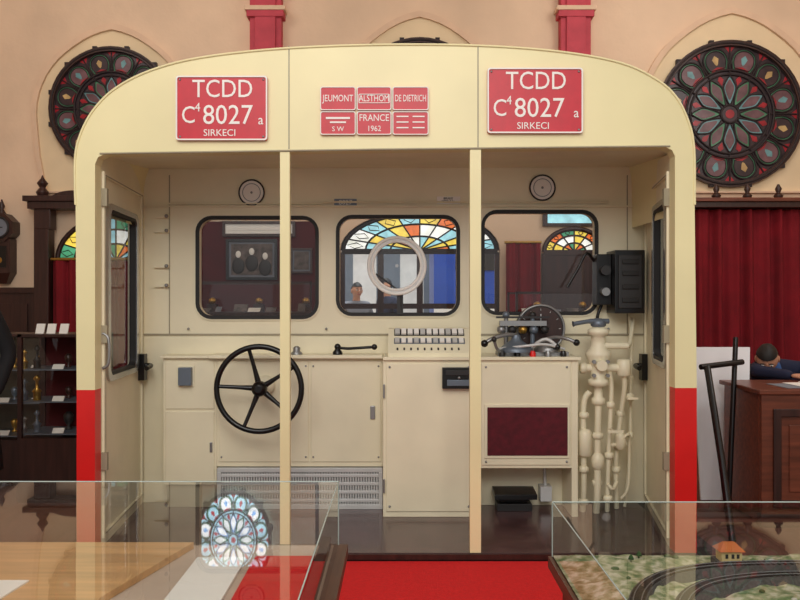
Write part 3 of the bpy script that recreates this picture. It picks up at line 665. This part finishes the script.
yw=M('model_wall',(226,200,140),.8); og=M('model_roof',(206,112,54),.8)
def house(x,y,w,d,h):
    z=.650; b.box(x-w,x+w,y-d,y+d,z-.02,z+h,yw)
    b.hexa([(x-w-.008,y-d-.008,z+h),(x+w+.008,y-d-.008,z+h),(x+w+.008,y+d+.008,z+h),(x-w-.008,y+d+.008,z+h)],[(x-w*.55,y-.004,z+h+.022),(x+w*.55,y-.004,z+h+.022),(x+w*.55,y+.004,z+h+.022),(x-w*.55,y+.004,z+h+.022)],og)
    for dx in(-.5,.1,.6): b.box(x+dx*w-.004,x+dx*w+.004,y-d-.001,y-d,z+h*.4,z+h*.75,dark)
    b.box(x-w-.01,x+w+.01,y-d-.014,y+d+.014,z-.02,z+.004,ballast)
house(.97,2.36,.03,.022,.035); house(1.9,2.4,.05,.025,.04)
tg=M('model_tree',(56,86,42),.9,var=.3,scale=80)
for k in range(170):
    x=random.uniform(.6,2.4); y=random.uniform(1.6,2.44)
    if any((Vector((x,y,0))-p).length<.045 for p in tr+tr2) or (abs(x-.97)<.06 and y>2.25): continue
    z=tz(x,y)
    if k%3==0: b.lathe([(.002,0),(.002,.008),(.009,.009),(.007,.016),(.0005,.024)],(x,y,z-.002),(0,0,1),tg,8)
    elif k%3==1: b.ball((x,y,z+.002),(random.uniform(.006,.014),.007,.006),tg,n=8,m=6)
    else: b.ball((x,y,z+.001),(random.uniform(.005,.012),.007,.004),stone,n=7,m=5)
glassbox(b,.475,2.58,.95,2.495,.62,.79,gedge)
b.build('model_railway_case',recalc=False)

# ------------------------------------------------------------------ right side: board, easel, desk
b=MB(); b.hexa([(2.13,5.66,.005),(2.46,5.66,.005),(2.46,5.68,.005),(2.13,5.68,.005)],[(2.11,5.76,1.08),(2.52,5.76,1.08),(2.52,5.78,1.08),(2.11,5.78,1.08)],board); b.build('white_board')
b=MB()
b.tube([(1.915,4.60,.006),(1.95,4.85,.45),(1.99,5.18,.985)],.022,black,seg=8)
b.tube([(2.25,5.36,1.17),(2.15,5.24,.012)],.018,black,seg=8)
b.tube([(1.95,5.19,.985),(2.27,5.30,1.01)],.019,black,seg=8)
b.build('display_easel')
b=MB()
b.box(2.24,3.7,4.98,5.62,.83,.86,mwood).box(2.26,3.67,5.0,5.04,.02,.83,mwood).box(2.26,2.30,5.04,5.58,.02,.83,mwood).box(3.63,3.67,5.04,5.58,.02,.83,mwood)
for x in(2.33,2.79,3.23):
    b.plate([(x,.12),(x+.4,.12),(x+.4,.74),(x,.74)],[[(x+.05,.17),(x+.35,.17),(x+.35,.69),(x+.05,.69)]],4.985,5.0,dwood); b.box(x+.1,x+.3,4.99,5.0,.22,.64,mwood)
b.box(2.25,3.68,4.985,5.05,0,.08,dwood); b.build('reception_desk',.005)
b=MB()
for k in range(7):
    x=2.45+.12*k; y=5.06+.03*(k%3); b.plate([(x,y),(x+.2,y+.02),(x+.19,y+.29),(x-.01,y+.27)],[],.861+.004*k,.8635+.004*k,paper if k%3 else greyc,topmap)
b.build('paper_stack')

# left glass cabinets
def cabinet(name,x0,x1,y0,y1,h,base,nsh,back,step):
    b=MB(); b.box(x0,x1,y0,y1,0,base,dwood)
    for x in(x0,x1-.03):
        for y in(y0,y1-.03): b.box(x,x+.03,y,y+.03,base,h,dwood)
    b.box(x0,x1,y0,y1,h-.02,h,dwood)
    b.quad((x0+.03,y0+.01,base),(x1-.03,y0+.01,base),(x1-.03,y0+.01,h-.03),(x0+.03,y0+.01,h-.03),gclear)
    b.box(x0+.03,x1-.03,y1-.02,y1-.01,base,h-.03,back)
    for k in range(nsh):
        z=base+.02+(h-base-.05)*k/nsh; b.box(x0+.02,x1-.02,y0+.03,y1-.03,z,z+.008,bluegrey)
        n=int((x1-x0)/step)
        for i in range(n):
            x=x0+.08+(x1-x0-.16)*i/max(1,n-1); s=random.uniform(.5,.9); mt=random.choice([steel,gold,dark,bluegrey,dwood])
            if i%4==3: b.box(x-.04,x+.04,y0+.12,y0+.2,z+.008,z+.07,dwood).cyl((x,y0+.16,z+.07),(x,y0+.16,z+.11),.03,gold)
            else: b.lathe([(.03*s,0),(.035*s,.01),(.01*s,.03*s),(.04*s,.08*s),(.045*s,.13*s),(.02*s,.16*s)] if i%3 else [(.03*s,0),(.03*s,.06*s),(.04*s,.07*s),(.012*s,.1*s),(.012*s,.15*s),(.03*s,.17*s),(.005,.2*s)],(x,y0+.13+.1*(i%2),z+.008),(0,0,1),mt,14)
            if i%2: b.hexa([(x-.05,y0+.06,z+.008),(x+.03,y0+.06,z+.008),(x+.03,y0+.07,z+.008),(x-.05,y0+.07,z+.008)],[(x-.05,y0+.09,z+.04),(x+.03,y0+.09,z+.04),(x+.03,y0+.1,z+.04),(x-.05,y0+.1,z+.04)],paper)
    b.build(name)
sage=M('sage_lining',(96,92,80),.9)
cabinet('glass_cabinet',-3.75,-2.72,6.1,6.5,1.16,.35,3,sage,.12)
cabinet('glass_cabinet',-2.68,-2.15,5.6,6.0,1.18,.45,3,wine,.14)
b=MB()
for x in(-2.60,-2.52,-2.43): b.hexa([(x,5.7,1.181),(x+.06,5.7,1.181),(x+.06,5.71,1.181),(x,5.71,1.181)],[(x,5.73,1.25),(x+.06,5.73,1.25),(x+.06,5.74,1.25),(x,5.74,1.25)],paper)
b.build('label_cards')

# ------------------------------------------------------------------ people
def human(name,J,coat,leg,yaw=0,pitch=0,hand_dir=None,skirt=False,collar=None):
    b=MB(); V={k:Vector(v) for k,v in J.items()}
    names=['pelvis','belly','chest','neck','shL','elL','wrL','shR','elR','wrR']; 
    rad=[(.15,.11),(.15,.11),(.165,.115),(.065,.065),.07,.05,.036,.07,.05,.036]
    edges=[(0,1),(1,2),(2,3),(2,4),(4,5),(5,6),(2,7),(7,8),(8,9)]
    b.mesh(skin([V[n] for n in names],edges,rad),coat,None,True)
    pl=V['pelvis']
    names=['pelvis','hipL','knL','anL','hipR','knR','anR']; rad=[(.13,.1),.095,.065,.05,.095,.065,.05]
    b.mesh(skin([V[n] for n in names],[(0,1),(1,2),(2,3),(0,4),(4,5),(5,6)],rad),leg,None,True)
    if skirt:
        vs=[];n=24
        for z,r in((pl.z+.2,.17),(pl.z,.20),(pl.z-.25,.225),(pl.z-.5,.25),(pl.z-.5,.23)):
            for k in range(n): a=2*pi*k/n; rr_=r*(1+.03*math.sin(5*a)); vs.append((pl.x+rr_*math.cos(a),pl.y+.72*rr_*math.sin(a),z))
        b.add(vs,[(i*n+k,i*n+(k+1)%n,(i+1)*n+(k+1)%n,(i+1)*n+k) for i in range(4) for k in range(n)],coat,True)
    R=(Matrix.Rotation(yaw,3,'Z')@Matrix.Rotation(pitch,3,'X')); h=V['head']
    for s in('L','R'):
        a=V['an'+s]; fw=Matrix.Rotation(yaw,3,'Z')@Vector((0,-1,0))
        b.mesh(skin([a+Vector((0,0,-.01)),a-fw*.04+Vector((0,0,-.04)),a+fw*.09+Vector((0,0,-.045)),a+fw*.16+Vector((0,0,-.05))],[(0,1),(0,2),(2,3)],[.045,.035,.038,.028],0,1),black,None,True)
    b.tube([V['neck']-Vector((0,0,.04)),V['neck'].lerp(h,.5),h+R@Vector((0,.02,-.05))],[.06,.052,.052],skinm)
    if collar: b.tube([V['neck']-Vector((0,0,.03)),V['neck']+(h-V['neck'])*.25],[.075,.066],collar)
    def hf(p):
        k=1-.38*max(0,-p.z)**1.3; q=Vector((p.x*k,p.y*(1-.18*max(0,-p.z)),p.z))
        if p.y<-.6: q.y*=.95
        return q
    b.ball(h,(.077,.097,.118),skinm,R,20,16,hf)
    b.ball(h,(.083,.104,.125),hairm,R,24,20,lambda p:p*(1+.015*math.sin(9*p.x+7*p.z)),lambda p:(p.z>.36 and p.y>-.9) or (p.y>.0 and p.z>-.45) or (p.z>.5))
    b.ball(h+R@Vector((0,-.1,-.012)),(.013,.02,.022),skinm,R); b.ball(h+R@Vector((0,-.092,.012)),(.009,.012,.028),skinm,R)
    for sx in(-1,1):
        b.ball(h+R@Vector((sx*.03,-.084,.008)),(.014,.009,.008),eyew,R,10,8); b.ball(h+R@Vector((sx*.03,-.0925,.008)),(.006,.003,.006),black,R,8,6)
        b.ball(h+R@Vector((sx*.03,-.09,.027)),(.018,.006,.004),hairm,R,8,6)
        b.ball(h+R@Vector((sx*.078,.005,-.005)),(.009,.018,.03),skinm,R,10,8)
    b.ball(h+R@Vector((0,-.087,-.052)),(.024,.008,.008),lip,R,10,8)
    for s in('L','R'):
        w=V['wr'+s]; d=(w-V['el'+s]).normalized() if hand_dir is None else Vector(hand_dir).normalized()
        sd=d.cross(Vector((0,0,1)));
        if sd.length<.3: sd=Vector((0,-1,0))
        sd.normalize(); nn=d.cross(sd).normalized(); sg=1 if s=='L' else -1
        RR=Matrix((sd,d,nn)).transposed()
        b.ball(w+d*.045,(.038,.052,.017),skinm,RR,12,10)
        for k,(o,L) in enumerate(((-.027,.062),(-.009,.075),(.009,.07),(.027,.055))):
            p=w+d*.082+sd*o; q=p+d*L*.45-nn*.004; t=q+d*L*.4-nn*.018*(1 if nn.z>0 else -1)
            b.tube([p-d*.02,p,q,t],[.009,.009,.0085,.0065],skinm,seg=8)
        p=w+d*.03+sd*(-.034*sg); b.tube([p,p+d*.03-sd*.022*sg,p+d*.06-sd*.026*sg],[.012,.010,.008],skinm,seg=8)
    return b.build(name,recalc=False)
def standing(x,y,yaw=0,h=1.0,el=.05,wy=-.06):
    R=Matrix.Rotation(yaw,3,'Z')
    def q(a,c,z): v=R@Vector((a,c,0)); return (x+v.x,y+v.y,z*h)
    return dict(pelvis=q(0,0,.92),belly=q(0,-.01,1.08),chest=q(0,0,1.29),neck=q(0,.01,1.45),head=q(0,-.02,1.6),
      shL=q(.17,0,1.38),elL=q(.22+el,.05,1.1),wrL=q(.23,wy,.86),shR=q(-.17,0,1.38),elR=q(-.22-el,.05,1.1),wrR=q(-.23,wy,.86),
      hipL=q(.09,0,.86),knL=q(.10,-.01,.47),anL=q(.10,.02,.09),hipR=q(-.09,0,.86),knR=q(-.10,-.01,.47),anR=q(-.10,.02,.09))
human('visitor',standing(-2.60,4.7,.1,1.0,.06),coatm,coatm,.3,0,None,True)
human('visitor.001',standing(-.62,11.4,.4,.97),greyc,navy,.4)
human('visitor.002',standing(-.2,12.2,-.9,1.02),navy,dark,-.9)
J=dict(pelvis=(2.96,6.34,.56),belly=(2.94,6.28,.70),chest=(2.90,6.18,.85),neck=(2.81,6.06,.935),head=(2.745,5.98,.98),
 shL=(3.07,6.12,.89),elL=(3.13,5.86,.90),wrL=(2.93,5.60,.892),shR=(2.73,6.10,.89),elR=(2.61,5.86,.90),wrR=(2.75,5.60,.892),
 hipL=(3.05,6.28,.56),knL=(3.08,5.88,.55),anL=(3.08,5.94,.1),hipR=(2.87,6.28,.56),knR=(2.82,5.88,.55),anR=(2.82,5.94,.1))
human('seated_attendant',J,navy,dark,-.45,.65,None,False,blues)
b=MB(); b.plate(rr(2.74,3.18,6.14,6.54,.05,4),[],.41,.45,dwood,topmap)
for x in(2.77,3.15):
    for y in(6.17,6.51): b.tube([(x,y,0),(x,y,.42)],.018,dwood,seg=8)
    b.tube([(x,6.51,.42),(x,6.56,.9)],.016,dwood,seg=8)
b.plate(rr(2.77,3.15,.68,.9,.03,3),[],6.54,6.56,dwood); b.build('wooden_chair')

# ------------------------------------------------------------------ light
def area(name,loc,tgt,size,e,col=(1,.97,.92)):
    l=bpy.data.lights.new(name,'AREA'); l.energy=e; l.size=size; l.color=col
    o=bpy.data.objects.new(name,l); o.location=loc; o.rotation_euler=(Vector(tgt)-Vector(loc)).to_track_quat('-Z','Y').to_euler(); C.collection.objects.link(o)
area('added_light',(-1.2,-.5,4.6),(0,4.5,1.2),3,105)  # added key lamp above and behind the camera, aimed at the cab
area('added_light.001',(-3.0,6.3,5.7),(-2.5,8.8,3),2,42,(1,.95,.89))  # added wash lamp, brightens the left back wall
area('added_light.002',(3.0,6.3,5.7),(3,8.8,3),2,50,(1,.95,.89))  # added wash lamp, brightens the right back wall
area('added_light.003',(.6,-2.4,4.2),(0,5,1.0),2,105)  # added fill behind the camera, brightens the cab interior
area('added_light.004',(4.6,3.6,4.6),(2.6,5.8,.9),1.2,45)  # added fill from the right, brightens board, desk and curtain
area('outdoor_fill',(0,11.5,8),(0,16,1),5,800,(.95,.97,1))  # added lamp standing in for sunlight on the station outside
w=bpy.data.worlds.new('world'); C.scene.world=w; w.use_nodes=True
bg=w.node_tree.nodes['Background']; bg.inputs[0].default_value=(.97,.96,.97,1); bg.inputs[1].default_value=.62
cam=bpy.data.cameras.new('camera'); co=bpy.data.objects.new('camera',cam); C.collection.objects.link(co)
co.location=(0,0,1.42); co.rotation_euler=(pi/2,0,0); cam.lens=36; cam.sensor_width=36; cam.clip_start=.05
C.scene.camera=co
C.scene.view_settings.view_transform='Standard'
